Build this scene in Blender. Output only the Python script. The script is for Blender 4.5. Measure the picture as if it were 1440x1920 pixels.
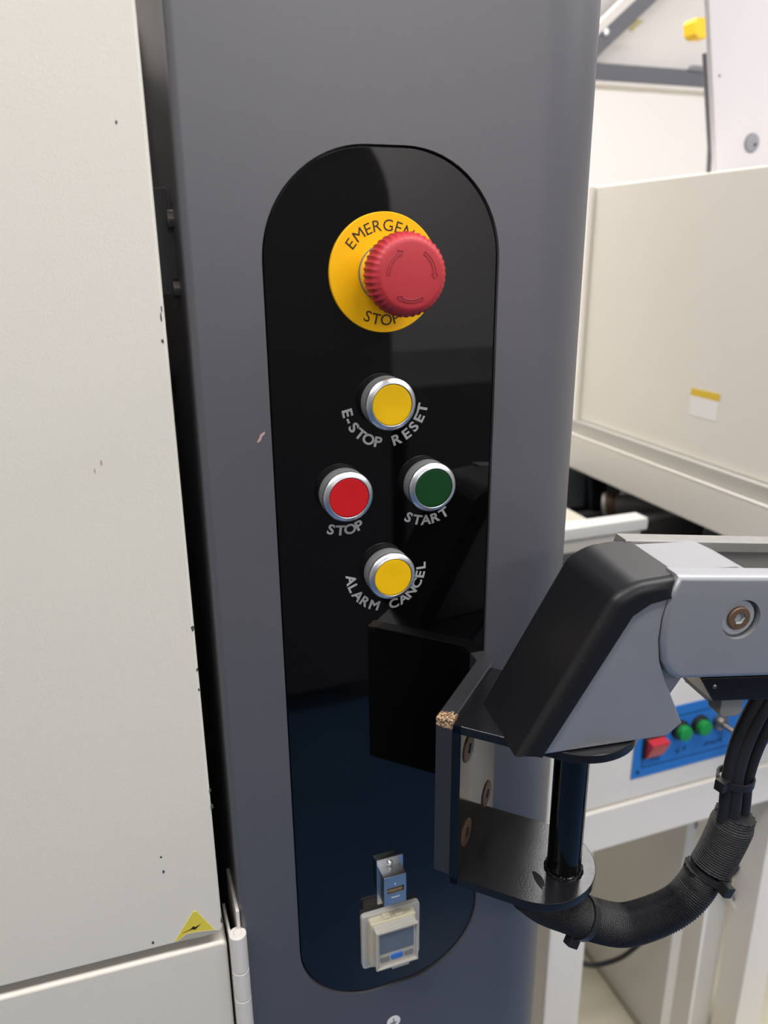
import bpy, bmesh, math, random
from mathutils import Vector, Matrix
random.seed(7)
scene = bpy.context.scene
for o in list(bpy.data.objects): bpy.data.objects.remove(o)
COL = scene.collection
R = math.radians
H = 1.25            # height of the emergency-stop centre above the floor, metres; lengths below are millimetres from that centre

# ------------------------------------------------------------------ camera
FPX = 1481.2
YAW, PIT, ROL = 0.3422, 0.3232, -0.0091
CAMP = Vector((-144.95, -402.2, 12.75))
FW = Vector((math.sin(YAW)*math.cos(PIT), math.cos(YAW)*math.cos(PIT), -math.sin(PIT)))
_r = Vector((math.cos(YAW), -math.sin(YAW), 0)); _u = _r.cross(FW)
RT = _r*math.cos(ROL) + _u*math.sin(ROL); UP = -_r*math.sin(ROL) + _u*math.cos(ROL)
def W(v): return Vector((v[0]/1000, v[1]/1000, v[2]/1000 + H))
cd = bpy.data.cameras.new('camera'); cam = bpy.data.objects.new('camera', cd); COL.objects.link(cam)
cd.sensor_fit = 'VERTICAL'; cd.sensor_height = 36; cd.sensor_width = 27; cd.lens = FPX/1920*36
cd.clip_start = 0.01
mw = Matrix((RT, UP, -FW)).transposed().to_4x4(); mw.translation = W(CAMP); cam.matrix_world = mw
cd.dof.use_dof = True; cd.dof.focus_distance = 0.45; cd.dof.aperture_fstop = 8
scene.camera = cam
# ------------------------------------------------------------------ light
scene.view_settings.view_transform = 'Standard'; scene.view_settings.look = 'None'
scene.view_settings.gamma = 1; scene.view_settings.use_curve_mapping = False
scene.view_settings.exposure = -0.08
wd = bpy.data.worlds.new('world'); scene.world = wd; wd.use_nodes = True
wd.node_tree.nodes['Background'].inputs[0].default_value = (0.9, 0.95, 1, 1)
wd.node_tree.nodes['Background'].inputs[1].default_value = 0.25
def area(name, x, y, z, sx, sy, power, col=(1, 0.985, 0.98)):
    l = bpy.data.lights.new(name, 'AREA'); l.shape = 'RECTANGLE'; l.size = sx; l.size_y = sy
    l.energy = power; l.color = col
    o = bpy.data.objects.new(name, l); COL.objects.link(o); o.location = (x, y, z); return o
CEIL = 2.5
for x, y, e in ((-0.9, -0.5, 27), (0.7, -0.5, 27), (2.3, -0.5, 34), (-0.9, -2.8, 13), (0.9, -2.8, 40), (0.0, 1.3, 34), (0.9, 1.3, 24), (2.6, 1.3, 16)):  # right aisle and left rear lamps added to brighten cabinet and hood
    area('ceiling_and_fill_lamp', x, y, CEIL-.03, 1.2, 0.3, e)

# ------------------------------------------------------------------ pixel helpers (photo pixel -> point on a known surface, mm)
def ray(px): return (RT*((px[0]-720)/FPX) + UP*((960-px[1])/FPX) + FW)
def on_pl(px, P0, n):
    d = ray(px); n = Vector(n); return CAMP + d*((Vector(P0)-CAMP).dot(n)/d.dot(n))
def on_y(px, y): return on_pl(px, (0, y, 0), (0, 1, 0))
def on_x(px, x): return on_pl(px, (x, 0, 0), (1, 0, 0))
def on_z(px, z): return on_pl(px, (0, 0, z), (0, 0, 1))

# ------------------------------------------------------------------ materials
MATS = {}
def lin(c):
    if isinstance(c, str):
        c = [int(c[i:i+2], 16)/255 for i in (0, 2, 4)]
        c = [x/12.92 if x <= .04045 else ((x+.055)/1.055)**2.4 for x in c]
    return (c[0], c[1], c[2], 1)
def mat(name, col, rough=.5, metal=0, bump=0, bscale=400, var=0, vscale=6, rvar=0, coat=0, spec=.5, emit=0, alpha=1, trans=0):
    if name in MATS: return MATS[name]
    m = bpy.data.materials.new(name); m.use_nodes = True; nt = m.node_tree; b = nt.nodes['Principled BSDF']
    b.inputs['Base Color'].default_value = lin(col); b.inputs['Roughness'].default_value = rough
    b.inputs['Metallic'].default_value = metal; b.inputs['Specular IOR Level'].default_value = spec
    b.inputs['Coat Weight'].default_value = coat; b.inputs['Coat Roughness'].default_value = .05
    if trans: b.inputs['Transmission Weight'].default_value = trans
    if emit:
        b.inputs['Emission Color'].default_value = lin(col); b.inputs['Emission Strength'].default_value = emit
    tc = nt.nodes.new('ShaderNodeTexCoord')
    if bump:
        n = nt.nodes.new('ShaderNodeTexNoise'); n.inputs['Scale'].default_value = bscale; n.inputs['Detail'].default_value = 3
        nt.links.new(tc.outputs['Object'], n.inputs['Vector'])
        bp = nt.nodes.new('ShaderNodeBump'); bp.inputs['Strength'].default_value = bump; bp.inputs['Distance'].default_value = .0004
        nt.links.new(n.outputs['Fac'], bp.inputs['Height']); nt.links.new(bp.outputs['Normal'], b.inputs['Normal'])
    if var or rvar:
        n2 = nt.nodes.new('ShaderNodeTexNoise'); n2.inputs['Scale'].default_value = vscale; n2.inputs['Detail'].default_value = 5
        nt.links.new(tc.outputs['Object'], n2.inputs['Vector'])
        if var:
            mx = nt.nodes.new('ShaderNodeMixRGB'); mx.blend_type = 'MIX'
            c = lin(col); mx.inputs[1].default_value = tuple(x*(1-var) for x in c[:3])+(1,); mx.inputs[2].default_value = tuple(min(1, x*(1+var)) for x in c[:3])+(1,)
            nt.links.new(n2.outputs['Fac'], mx.inputs[0]); nt.links.new(mx.outputs[0], b.inputs['Base Color'])
        if rvar:
            mr = nt.nodes.new('ShaderNodeMapRange'); mr.inputs['To Min'].default_value = max(0, rough-rvar); mr.inputs['To Max'].default_value = rough+rvar
            nt.links.new(n2.outputs['Fac'], mr.inputs['Value']); nt.links.new(mr.outputs[0], b.inputs['Roughness'])
    MATS[name] = m; return m
M_PILLAR = mat('pillar_paint', '4d4c51', .46, spec=1.0, bump=.1, bscale=1800, var=.03, vscale=900)
M_GLOSS = mat('gloss_black', '050506', .03, coat=0, spec=.5)
M_DOOR = mat('cream_paint', 'd6d1c6', .45, bump=.15, bscale=900, var=.03, vscale=5)
M_HINGE = mat('white_enamel', 'd6d1ca', .4, bump=.05, bscale=500)
M_DARK = mat('dark_void', '15161b', .6, var=.1)
M_DARKPL = mat('dark_plate', '58585a', .5, metal=.1, var=.1, vscale=30)
M_BOLT = mat('dull_steel', '8a8480', .35, metal=.9, var=.15, vscale=300)
M_YEL = mat('yellow_print', 'efb200', .6, spec=.25)
M_YELN = mat('yellow_plastic', 'f0bd2a', .45)
M_RED = mat('red_plastic', 'b02a33', .5, bump=.08, bscale=900)
M_REDD = mat('dark_red_plastic', '8a1c24', .5)
M_INK = mat('black_ink', '1c1408', .6)
M_LEG = mat('grey_print', '9c9c9c', .6)
M_RING = mat('grey_plastic_ring', '6c6c6d', .5)
M_SILVER = mat('satin_silver', 'dcdde0', .34, metal=1, bump=.03, bscale=3000)
M_CAPY = mat('yellow_cap', 'e4b400', .6, spec=.25, bump=.05, bscale=3000)
M_CAPR = mat('red_cap', 'ba0f17', .55, spec=.3, bump=.05, bscale=3000)
M_CAPG = mat('green_cap', '0b3b18', .3, bump=.05, bscale=3000)
M_CHROME = mat('chrome', 'c9cbcd', .3, metal=1, rvar=.05, vscale=80)
M_DKSLOT = mat('slot_dark', '14110e', .5)
M_BRASS = mat('contact_tan', '9a8868', .5)
M_MBODY = mat('aged_white_plastic', 'bdb9b0', .45, var=.06, vscale=60)
M_MBEZ = mat('pale_grey_plastic', 'b4b2ac', .4)
M_MIV = mat('yellowed_plastic', 'c9c1a8', .4, var=.08, vscale=80)
M_LCD = mat('lcd_glass', '66717c', .3)
M_BLUEB = mat('blue_key', '3c74c8', .4)
M_GREYB = mat('grey_key', '85837f', .5)
M_BPAINT = mat('black_satin_paint', '141316', .22, bump=.12, bscale=1200, rvar=.06, vscale=90)
M_BGLOSS = mat('black_gloss_paint', '08080a', .1, rvar=.05, vscale=120)
M_COVER = mat('black_dusty_plastic', '161619', .4, spec=.32, bump=.1, bscale=2500)
M_ALU = mat('anodised_aluminium', 'a4a5aa', .42, metal=.65, var=.05, vscale=40, bump=.05, bscale=2500)
M_ALUW = mat('bare_cast_aluminium', '949396', .6, metal=.4, bump=.3, bscale=700, var=.05, vscale=60)
M_ALUE = mat('cut_aluminium', '8e8c88', .5, metal=.5, var=.15, vscale=90)
M_RUST = mat('rusty_steel', '66503f', .6, metal=.4, var=.35, vscale=250)
M_WASH = mat('zinc_washer', 'b4b8ba', .5, metal=.4, var=.12, vscale=150)
M_RUBBER = mat('black_rubber', '1b1b1f', .55, bump=.1, bscale=900)
M_TIE = mat('black_nylon', '1f1f20', .35)
M_BRAID = mat('braided_sleeve', '131216', .5, bump=1.0, bscale=1500, var=.9, vscale=1100)
M_BEIGE = mat('beige_paint', 'eae4d9', .45, var=.03, vscale=4)
M_BEIGEG = mat('grey_track', 'b9b5ad', .35, var=.05, vscale=10)
M_WHITEM = mat('white_machine_paint', 'efe9e0', .42, var=.03, vscale=5)
M_GREYSH = mat('galvanised_sheet', 'd6d3cc', .5, var=.05, vscale=6)
M_BLUEP = mat('blue_panel_print', '2d7bce', .4)
M_NAVY = mat('navy_ink', '12283f', .6)
M_GREENL = mat('green_lens', '1f9a45', .35)
M_DKBRN = mat('dark_bezel', '2a2220', .5)
M_REDSW = mat('red_rocker', 'd8383c', .35)
M_RAILW = mat('white_rail', 'cfcfca', .3)
M_STEEL = mat('oily_steel', '8a8684', .45, metal=.3, var=.3, vscale=40)
M_WHITEW = mat('white_wall', 'f1ecea', .7)
M_WALLG = mat('side_wall_grey', 'a9a7a4', .8)
M_CEILM = mat('ceiling_white', 'e9e7e4', .8)
M_BEAM = mat('grey_beam_paint', '5f6067', .45, var=.05, vscale=8)
M_CANOPY = mat('off_white_sheet', 'e0dad6', .6, var=.03, vscale=7)
M_OLIVE = mat('olive_tag', 'a29a6a', .6)
M_LIDP = mat('pale_lilac_paint', 'c4c0c3', .45, var=.02, vscale=9)
M_PLUG = mat('grey_rubber_plug', '82838a', .5)
M_YBEAC = mat('yellow_plastic_block', 'f2c51c', .5)
M_STWH = mat('white_label', 'f3efec', .4)
M_STYE = mat('yellow_label', 'e6c02c', .4)
M_STGR = mat('label_patch_grey', 'a7a398', .5)
M_CHIP = mat('bare_chip', '4a4744', .6)
M_SCRATCH = mat('scratch_pink', 'b79b94', .6, var=.3, vscale=600)
M_AISLE = mat('reflection_block_dark', '58585b', .5)
M_CLEAR = mat('clear_plastic', 'ffffff', .08, trans=.92, spec=.4)
def dust(m, col, scale=260, thr=.07):
    # scattered pale dust specks
    nt = m.node_tree; b = nt.nodes['Principled BSDF']; tc = nt.nodes.new('ShaderNodeTexCoord')
    vo = nt.nodes.new('ShaderNodeTexVoronoi'); vo.inputs['Scale'].default_value = scale; nt.links.new(tc.outputs['Object'], vo.inputs['Vector'])
    lt = nt.nodes.new('ShaderNodeMath'); lt.operation = 'LESS_THAN'; lt.inputs[1].default_value = thr; nt.links.new(vo.outputs['Distance'], lt.inputs[0])
    mx = nt.nodes.new('ShaderNodeMixRGB'); mx.inputs[1].default_value = b.inputs['Base Color'].default_value; mx.inputs[2].default_value = lin(col)
    nt.links.new(lt.outputs[0], mx.inputs[0]); nt.links.new(mx.outputs[0], b.inputs['Base Color'])
dust(M_COVER, '6a6a69', 330, .045); dust(M_BPAINT, '605d59', 420, .045)
def floor_mat():
    m = mat('floor_paint', '3a6ea8', .3, bump=.05, bscale=60)
    nt = m.node_tree; b = nt.nodes['Principled BSDF']
    tc = nt.nodes.new('ShaderNodeNewGeometry'); sx = nt.nodes.new('ShaderNodeSeparateXYZ'); nt.links.new(tc.outputs['Position'], sx.inputs[0])
    lt = nt.nodes.new('ShaderNodeMath'); lt.operation = 'GREATER_THAN'; lt.inputs[1].default_value = 0.1; nt.links.new(sx.outputs['Y'], lt.inputs[0])
    no = nt.nodes.new('ShaderNodeTexNoise'); no.inputs['Scale'].default_value = 8; no.inputs['Detail'].default_value = 6; nt.links.new(tc.outputs['Position'], no.inputs['Vector'])
    c1 = nt.nodes.new('ShaderNodeMixRGB'); c1.inputs[1].default_value = lin('c4bda6'); c1.inputs[2].default_value = lin('d2ccb8'); nt.links.new(no.outputs['Fac'], c1.inputs[0])
    c2 = nt.nodes.new('ShaderNodeMixRGB'); c2.inputs[1].default_value = lin('3f5f86'); c2.inputs[2].default_value = lin('496c96'); nt.links.new(no.outputs['Fac'], c2.inputs[0])
    mx = nt.nodes.new('ShaderNodeMixRGB'); nt.links.new(lt.outputs[0], mx.inputs[0]); nt.links.new(c2.outputs[0], mx.inputs[1]); nt.links.new(c1.outputs[0], mx.inputs[2])
    nt.links.new(mx.outputs[0], b.inputs['Base Color']); return m
def worn_mat():
    # black paint of the bracket plate, rubbed through to primer on the outer top corner
    m = bpy.data.materials.new('black_paint_worn_corner'); m.use_nodes = True; nt = m.node_tree; b = nt.nodes['Principled BSDF']
    b.inputs['Roughness'].default_value = .38
    g = nt.nodes.new('ShaderNodeNewGeometry')
    P = W((11, -61.5, -234))
    d = nt.nodes.new('ShaderNodeVectorMath'); d.operation = 'SUBTRACT'; d.inputs[1].default_value = P; nt.links.new(g.outputs['Position'], d.inputs[0])
    s = nt.nodes.new('ShaderNodeVectorMath'); s.operation = 'MULTIPLY'; s.inputs[1].default_value = (.55, .55, 1.5); nt.links.new(d.outputs[0], s.inputs[0])
    l = nt.nodes.new('ShaderNodeVectorMath'); l.operation = 'LENGTH'; nt.links.new(s.outputs[0], l.inputs[0])
    n = nt.nodes.new('ShaderNodeTexNoise'); n.inputs['Scale'].default_value = 700; n.inputs['Detail'].default_value = 4; nt.links.new(g.outputs['Position'], n.inputs['Vector'])
    ma = nt.nodes.new('ShaderNodeMath'); ma.operation = 'MULTIPLY_ADD'; ma.inputs[1].default_value = .004; ma.inputs[2].default_value = -.002; nt.links.new(n.outputs['Fac'], ma.inputs[0])
    ad = nt.nodes.new('ShaderNodeMath'); ad.operation = 'ADD'; nt.links.new(l.outputs['Value'], ad.inputs[0]); nt.links.new(ma.outputs[0], ad.inputs[1])
    lt = nt.nodes.new('ShaderNodeMath'); lt.operation = 'LESS_THAN'; lt.inputs[1].default_value = .0052; nt.links.new(ad.outputs[0], lt.inputs[0])
    n2 = nt.nodes.new('ShaderNodeTexNoise'); n2.inputs['Scale'].default_value = 900; nt.links.new(g.outputs['Position'], n2.inputs['Vector'])
    cc = nt.nodes.new('ShaderNodeMixRGB'); cc.inputs[1].default_value = lin('3a2e24'); cc.inputs[2].default_value = lin('c8a680'); mr = nt.nodes.new('ShaderNodeMapRange'); mr.inputs['From Min'].default_value = .4; mr.inputs['From Max'].default_value = .62; n2.inputs['Detail'].default_value = 4; nt.links.new(n2.outputs['Fac'], mr.inputs['Value']); nt.links.new(mr.outputs[0], cc.inputs[0])
    mx = nt.nodes.new('ShaderNodeMixRGB'); mx.inputs[1].default_value = lin('2a2a2d'); nt.links.new(lt.outputs[0], mx.inputs[0]); nt.links.new(cc.outputs[0], mx.inputs[2])
    nt.links.new(mx.outputs[0], b.inputs['Base Color']); return m
M_WORN = worn_mat()

# ------------------------------------------------------------------ mesh helpers (all in mm)
def tag(o, label=None, cat=None, group=None, kind=None):
    if label: o['label'] = label
    if cat: o['category'] = cat
    if group: o['group'] = group
    if kind: o['kind'] = kind
    return o
def thing(name, label, cat, base, group=None):
    o = bpy.data.objects.new(name, None); COL.objects.link(o); o.location = W(base); o.empty_display_size = .02
    return tag(o, label, cat, group)
def world_loc(o):
    v = o.location.copy(); p = o.parent
    while p: v += p.location; p = p.parent
    return v
def link(name, me, m, parent=None, origin=None, smooth=35):
    me.materials.append(m)
    vs = [v.co.copy() for v in me.vertices]
    ws = [W(v) for v in vs]
    if origin is None:
        mn = Vector([min(w[i] for w in ws) for i in range(3)]); mxx = Vector([max(w[i] for w in ws) for i in range(3)])
        og = Vector(((mn.x+mxx.x)/2, (mn.y+mxx.y)/2, mn.z))
    else: og = W(origin)
    for v, w in zip(me.vertices, ws): v.co = w-og
    if smooth:
        me.shade_smooth(); me.set_sharp_from_angle(angle=R(smooth))
    o = bpy.data.objects.new(name, me); COL.objects.link(o)
    if smooth:
        wn = o.modifiers.new('weighted_normal', 'WEIGHTED_NORMAL'); wn.keep_sharp = True; wn.weight = 100
    if parent:
        o.parent = parent; o.location = og-world_loc(parent)
    else: o.location = og
    return o
class MB:
    def __init__(s): s.bm = bmesh.new()
    def poly(s, pts):
        vs = [s.bm.verts.new(p) for p in pts]; return s.bm.faces.new(vs)
    def build(s, name, m, parent=None, smooth=35, fix=True, origin=None):
        if fix: bmesh.ops.recalc_face_normals(s.bm, faces=s.bm.faces)
        me = bpy.data.meshes.new(name); s.bm.to_mesh(me); s.bm.free()
        return link(name, me, m, parent, origin, smooth)
    def box(s, x0, x1, y0, y1, z0, z1, bev=0, seg=2, mtx=None):
        r = bmesh.ops.create_cube(s.bm, size=1)['verts']
        for v in r: v.co = Vector((x0+(v.co.x+.5)*(x1-x0), y0+(v.co.y+.5)*(y1-y0), z0+(v.co.z+.5)*(z1-z0)))
        vs = r
        if bev:
            es = list({e for v in r for e in v.link_edges})
            g = bmesh.ops.bevel(s.bm, geom=es+list(r), offset=bev, segments=seg, affect='EDGES', profile=.5)
            vs = list({v for f in g['faces'] for v in f.verts} | {v for v in r if v.is_valid})
        if mtx: bmesh.ops.transform(s.bm, matrix=mtx, verts=vs)
        return s
    def rings(s, rings, close0=True, close1=True):
        """join successive closed rings of points"""
        rv = [[s.bm.verts.new(p) for p in r] for r in rings]
        n = len(rv[0])
        for a, b in zip(rv[:-1], rv[1:]):
            for i in range(n): s.bm.faces.new((a[i], a[(i+1) % n], b[(i+1) % n], b[i]))
        if close0: s.bm.faces.new(rv[0][::-1])
        if close1: s.bm.faces.new(rv[-1])
        return s
    def lathe(s, prof, c, axis=(0, -1, 0), n=64, mod=None, close0=True, close1=True):
        """prof: list of (radius, height along axis)"""
        ax = Vector(axis).normalized(); t = Vector((0, 0, 1)) if abs(ax.z) < .9 else Vector((1, 0, 0))
        e1 = t.cross(ax).normalized(); e2 = ax.cross(e1); c = Vector(c)
        rs = []
        for k, (r, h) in enumerate(prof):
            rs.append([c+ax*h+(e1*math.cos(2*math.pi*i/n)+e2*math.sin(2*math.pi*i/n))*(r if not mod else r*mod(k, 2*math.pi*i/n)) for i in range(n)])
        return s.rings(rs, close0, close1)
    def tube(s, pts, rad, n=16, mod=None, caps=True):
        pts = [Vector(p) for p in pts]; rs = []
        T = [(pts[min(i+1, len(pts)-1)]-pts[max(i-1, 0)]).normalized() for i in range(len(pts))]
        nrm = T[0].orthogonal().normalized()
        for i, p in enumerate(pts):
            nrm = (nrm-T[i]*nrm.dot(T[i])).normalized(); bi = T[i].cross(nrm)
            rr = rad(i) if callable(rad) else rad
            rs.append([p+(nrm*math.cos(2*math.pi*k/n)+bi*math.sin(2*math.pi*k/n))*(rr*(mod(i, k) if mod else 1)) for k in range(n)])
        return s.rings(rs, caps, caps)
    def prism(s, poly, fr, t0, t1, r0=0, r1=0, seg=5, hole=None, holedepth=0, mask=None):
        """extrude a 2-D outline; fr(u, v, t)->point; r0/r1 round the rims at t0/t1; optional round hole in the t0 face"""
        sg = 1 if t1 > t0 else -1
        stations = []
        if r0:
            for k in range(seg+1):
                a = math.pi/2*k/seg; stations.append((r0*(1-math.sin(a)), t0+sg*r0*(1-math.cos(a))))
        else: stations.append((0, t0))
        if r1:
            for k in range(seg+1):
                a = math.pi/2*k/seg; stations.append((r1*(1-math.cos(a)), t1-sg*r1*(1-math.sin(a))))
        else: stations.append((0, t1))
        rs = [[Vector(fr(*(q if (mask is None or mask[k]) else poly[k]), t)) for k, q in enumerate(offset(poly, -i))] for i, t in stations]
        if not hole: return s.rings(rs)
        s.rings(rs, False, True)
        s.bm.verts.ensure_lookup_table()
        cx, cy, cr = hole; n = 48
        first = [v for v in s.bm.verts if any((v.co-p).length < 1e-6 for p in rs[0])]
        order = []
        for p in rs[0]:
            order.append(min(first, key=lambda v: (v.co-p).length))
        hp = [(cx+cr*math.cos(2*math.pi*k/n), cy+cr*math.sin(2*math.pi*k/n)) for k in range(n)]
        hv = [s.bm.verts.new(fr(u, v, t0)) for u, v in hp]
        hb = [s.bm.verts.new(fr(u, v, t0+sg*holedepth)) for u, v in hp]
        es = []
        for ring in (order, hv):
            for i in range(len(ring)):
                e = s.bm.edges.get((ring[i], ring[(i+1) % len(ring)])) or s.bm.edges.new((ring[i], ring[(i+1) % len(ring)])); es.append(e)
        bmesh.ops.triangle_fill(s.bm, use_beauty=True, use_dissolve=False, edges=es)
        for i in range(n): s.bm.faces.new((hv[i], hv[(i+1) % n], hb[(i+1) % n], hb[i]))
        s.bm.faces.new(hb)
        return s
def offset(poly, d):
    """move every side of a counter-clockwise outline outwards by d (mitred)"""
    if abs(d) < 1e-9: return list(poly)
    A = sum(poly[i][0]*poly[(i+1) % len(poly)][1]-poly[(i+1) % len(poly)][0]*poly[i][1] for i in range(len(poly)))
    sg = 1 if A > 0 else -1
    out = []; n = len(poly)
    for i in range(n):
        p0, p1, p2 = Vector(poly[i-1]), Vector(poly[i]), Vector(poly[(i+1) % n])
        a = (p1-p0).normalized(); b = (p2-p1).normalized()
        n1 = Vector((a.y, -a.x))*sg; n2 = Vector((b.y, -b.x))*sg
        m = n1+n2
        k = m.dot(n1)
        m = m/k if k > .2 else n1
        out.append(tuple(p1+m*d))
    return out
def rrect(x0, x1, z0, z1, r, seg=10):
    pts = []
    for cx, cz, a0 in ((x1-r, z0+r, -90), (x1-r, z1-r, 0), (x0+r, z1-r, 90), (x0+r, z0+r, 180)):
        for k in range(seg+1):
            a = R(a0+90*k/seg); pts.append((cx+r*math.cos(a), cz+r*math.sin(a)))
    return pts
def fillet(poly, rad, seg=6):
    """round listed corners of an outline; rad: dict index->radius"""
    out = []; n = len(poly)
    for i in range(n):
        if i not in rad: out.append(poly[i]); continue
        p0, p1, p2 = Vector(poly[i-1]), Vector(poly[i]), Vector(poly[(i+1) % n])
        a = (p0-p1).normalized(); b = (p2-p1).normalized(); ang = a.angle(b); L = rad[i]/math.tan(ang/2)
        c = p1+(a+b).normalized()*(rad[i]/math.sin(ang/2)); s0 = p1+a*L; s1 = p1+b*L
        a0 = math.atan2(*(s0-c).yx); a1 = math.atan2(*(s1-c).yx); dd = (a1-a0+math.pi) % (2*math.pi)-math.pi
        for k in range(seg+1): out.append((c.x+rad[i]*math.cos(a0+dd*k/seg), c.y+rad[i]*math.sin(a0+dd*k/seg)))
    return out
def XZ(u, v, t): return (u, t, v)           # outline in the plane of the panel, t = depth (y)
def XY(u, v, t): return (u, v, t)           # horizontal outline, t = height
def smoothpath(pts, n=8):
    pts = [Vector(p) for p in pts]; out = []
    P = [pts[0]*2-pts[1]]+pts+[pts[-1]*2-pts[-2]]
    for i in range(1, len(P)-2):
        for k in range(n):
            t = k/n; a, b, c, d = P[i-1], P[i], P[i+1], P[i+2]
            out.append(.5*((2*b)+(c-a)*t+(2*a-5*b+4*c-d)*t*t+(3*b-a-3*c+d)*t**3))
    out.append(pts[-1]); return out

# lettering: glyph outlines of the built-in font, laid on a plane
GL = {}
def glyph(ch, bold):
    k = (ch, bold)
    if k not in GL:
        cu = bpy.data.curves.new('glyph', 'FONT'); cu.body = ch; cu.offset = bold; cu.resolution_u = 4
        ob = bpy.data.objects.new('glyph', cu); COL.objects.link(ob)
        dg = bpy.context.evaluated_depsgraph_get(); me = ob.evaluated_get(dg).to_mesh()
        vs = [(v.co.x, v.co.y) for v in me.vertices]; fs = [tuple(p.vertices) for p in me.polygons]
        ob.evaluated_get(dg).to_mesh_clear(); bpy.data.objects.remove(ob)
        if vs:
            cx = (min(v[0] for v in vs)+max(v[0] for v in vs))/2
            GL[k] = ([(x-cx, y) for x, y in vs], fs)
        else: GL[k] = ([], [])
    return GL[k]
CAPH = None
def letters(mb, items, height, bold=0.0, wide=1.0, fr=None):
    """items: (char, centre_u, centre_v, rotation)"""
    global CAPH
    if CAPH is None:
        ys = [y for _, y in glyph('E', 0)[0]]; CAPH = max(ys)-min(ys)
    s = height/CAPH
    for ch, u, v, rot in items:
        vs, fs = glyph(ch, bold)
        c, sn = math.cos(rot), math.sin(rot); vv = []
        for x, y in vs:
            x = x*s*wide; y = (y-CAPH/2)*s
            vv.append(mb.bm.verts.new(fr(u+x*c-y*sn, v+x*sn+y*c)))
        for f in fs:
            try: mb.bm.faces.new([vv[i] for i in f])
            except ValueError: pass
def arc_items(cx, cz, r, chars, inward):
    out = []
    for ch, a in chars:
        t = R(a); rot = t+math.pi/2 if inward else t-math.pi/2
        out.append((ch, cx+r*math.cos(t), cz+r*math.sin(t), rot))
    return out

# ================================================================== the room
def struct(name, mb, m): return tag(mb.build(name, m), kind='structure')
X0, X1, Y0, Y1, ZF, ZC = -2600, 4200, -3300, 2500, -H*1000, (CEIL-H)*1000
struct('floor', MB().box(X0, X1, Y0, Y1, ZF-60, ZF), floor_mat())
struct('ceiling', MB().box(X0, X1, Y0, Y1, ZC, ZC+60), M_CEILM)
struct('wall_back', MB().box(X0, X1, Y1, Y1+60, ZF, ZC), M_WHITEW)
struct('wall_front', MB().box(X0, X1, Y0-60, Y0, ZF, ZC), M_WHITEW)
struct('wall_left', MB().box(X0-60, X0, Y0, Y1, ZF, ZC), M_WALLG)
struct('wall_right', MB().box(X1, X1+60, Y0, Y1, ZF, ZC), M_WALLG)

# ================================================================== pillar with a recess for the control panel
PL, PR, PT, PB = -64.0, 66.0, 61.0, -487.3
XC, XR = 88.0, 57.7
ZT = 900
pil = thing('machine_pillar', 'tall dark grey painted machine pillar holding the black control panel', 'pillar', (20, 60, ZF))
mb = MB(); bm = mb.bm
hole = rrect(PL, PR, PB, PT, 55, 16)
outer = [(-97, ZF), (XC, ZF), (XC, ZT), (-97, ZT)]
hv = [bm.verts.new((u, 0, v)) for u, v in hole]; ov = [bm.verts.new((u, 0, v)) for u, v in outer]
es = [bm.edges.new((r[i], r[(i+1) % len(r)])) for r in (hv, ov) for i in range(len(r))]
bmesh.ops.triangle_fill(bm, use_beauty=True, edges=es)
front = list(bm.faces)
hb = [bm.verts.new((u, 7, v)) for u, v in hole]
for i in range(len(hv)): bm.faces.new((hv[i], hv[(i+1) % len(hv)], hb[(i+1) % len(hv)], hb[i]))
bm.faces.new(hb)
sec = [(-97+4*math.cos(R(a)), 4+4*math.sin(R(a))) for a in range(270, 179, -15)]+[(-101, 150), (XC+XR, 150)]+[(XC+XR*math.cos(R(a)), XR+XR*math.sin(R(a))) for a in range(0, -91, -4)]
if sec[-1][0] > XC: sec.append((XC, 0))
lo = [ov[0] if k == 0 else (ov[1] if k == len(sec)-1 else bm.verts.new((u, v, ZF))) for k, (u, v) in enumerate(sec)]
hi = [ov[3] if k == 0 else (ov[2] if k == len(sec)-1 else bm.verts.new((u, v, ZT))) for k, (u, v) in enumerate(sec)]
for k in range(len(sec)-1): bm.faces.new((lo[k], lo[k+1], hi[k+1], hi[k]))
bm.faces.new(hi)
mb.build('pillar_shell', M_PILLAR, pil, smooth=40)
# earth mark and a scratch
c = on_y((738, 1915), 0)
e = MB().lathe([(5.2, 0), (5.2, .25)], c, n=32).build('earth_sticker', M_STWH, pil)
mb = MB()
mb.box(c.x-2.6, c.x+2.6, -.45, -.25, c.z-.9, c.z-.5); mb.box(c.x-.25, c.x+.25, -.45, -.25, c.z-.7, c.z+3)
mb.box(c.x-1.7, c.x+1.7, -.45, -.25, c.z-2, c.z-1.6); mb.box(c.x-.8, c.x+.8, -.45, -.25, c.z-3.1, c.z-2.7)
mb.build('earth_symbol', M_INK, e)
mb = MB(); pts = [on_y(q, -.12) for q in ((496, 809), (497, 813), (492, 818), (489, 826), (485, 830), (481, 829), (485, 823), (488, 815))]
mb.poly(pts); mb.build('paint_scratch', M_SCRATCH, pil, smooth=0)

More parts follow.
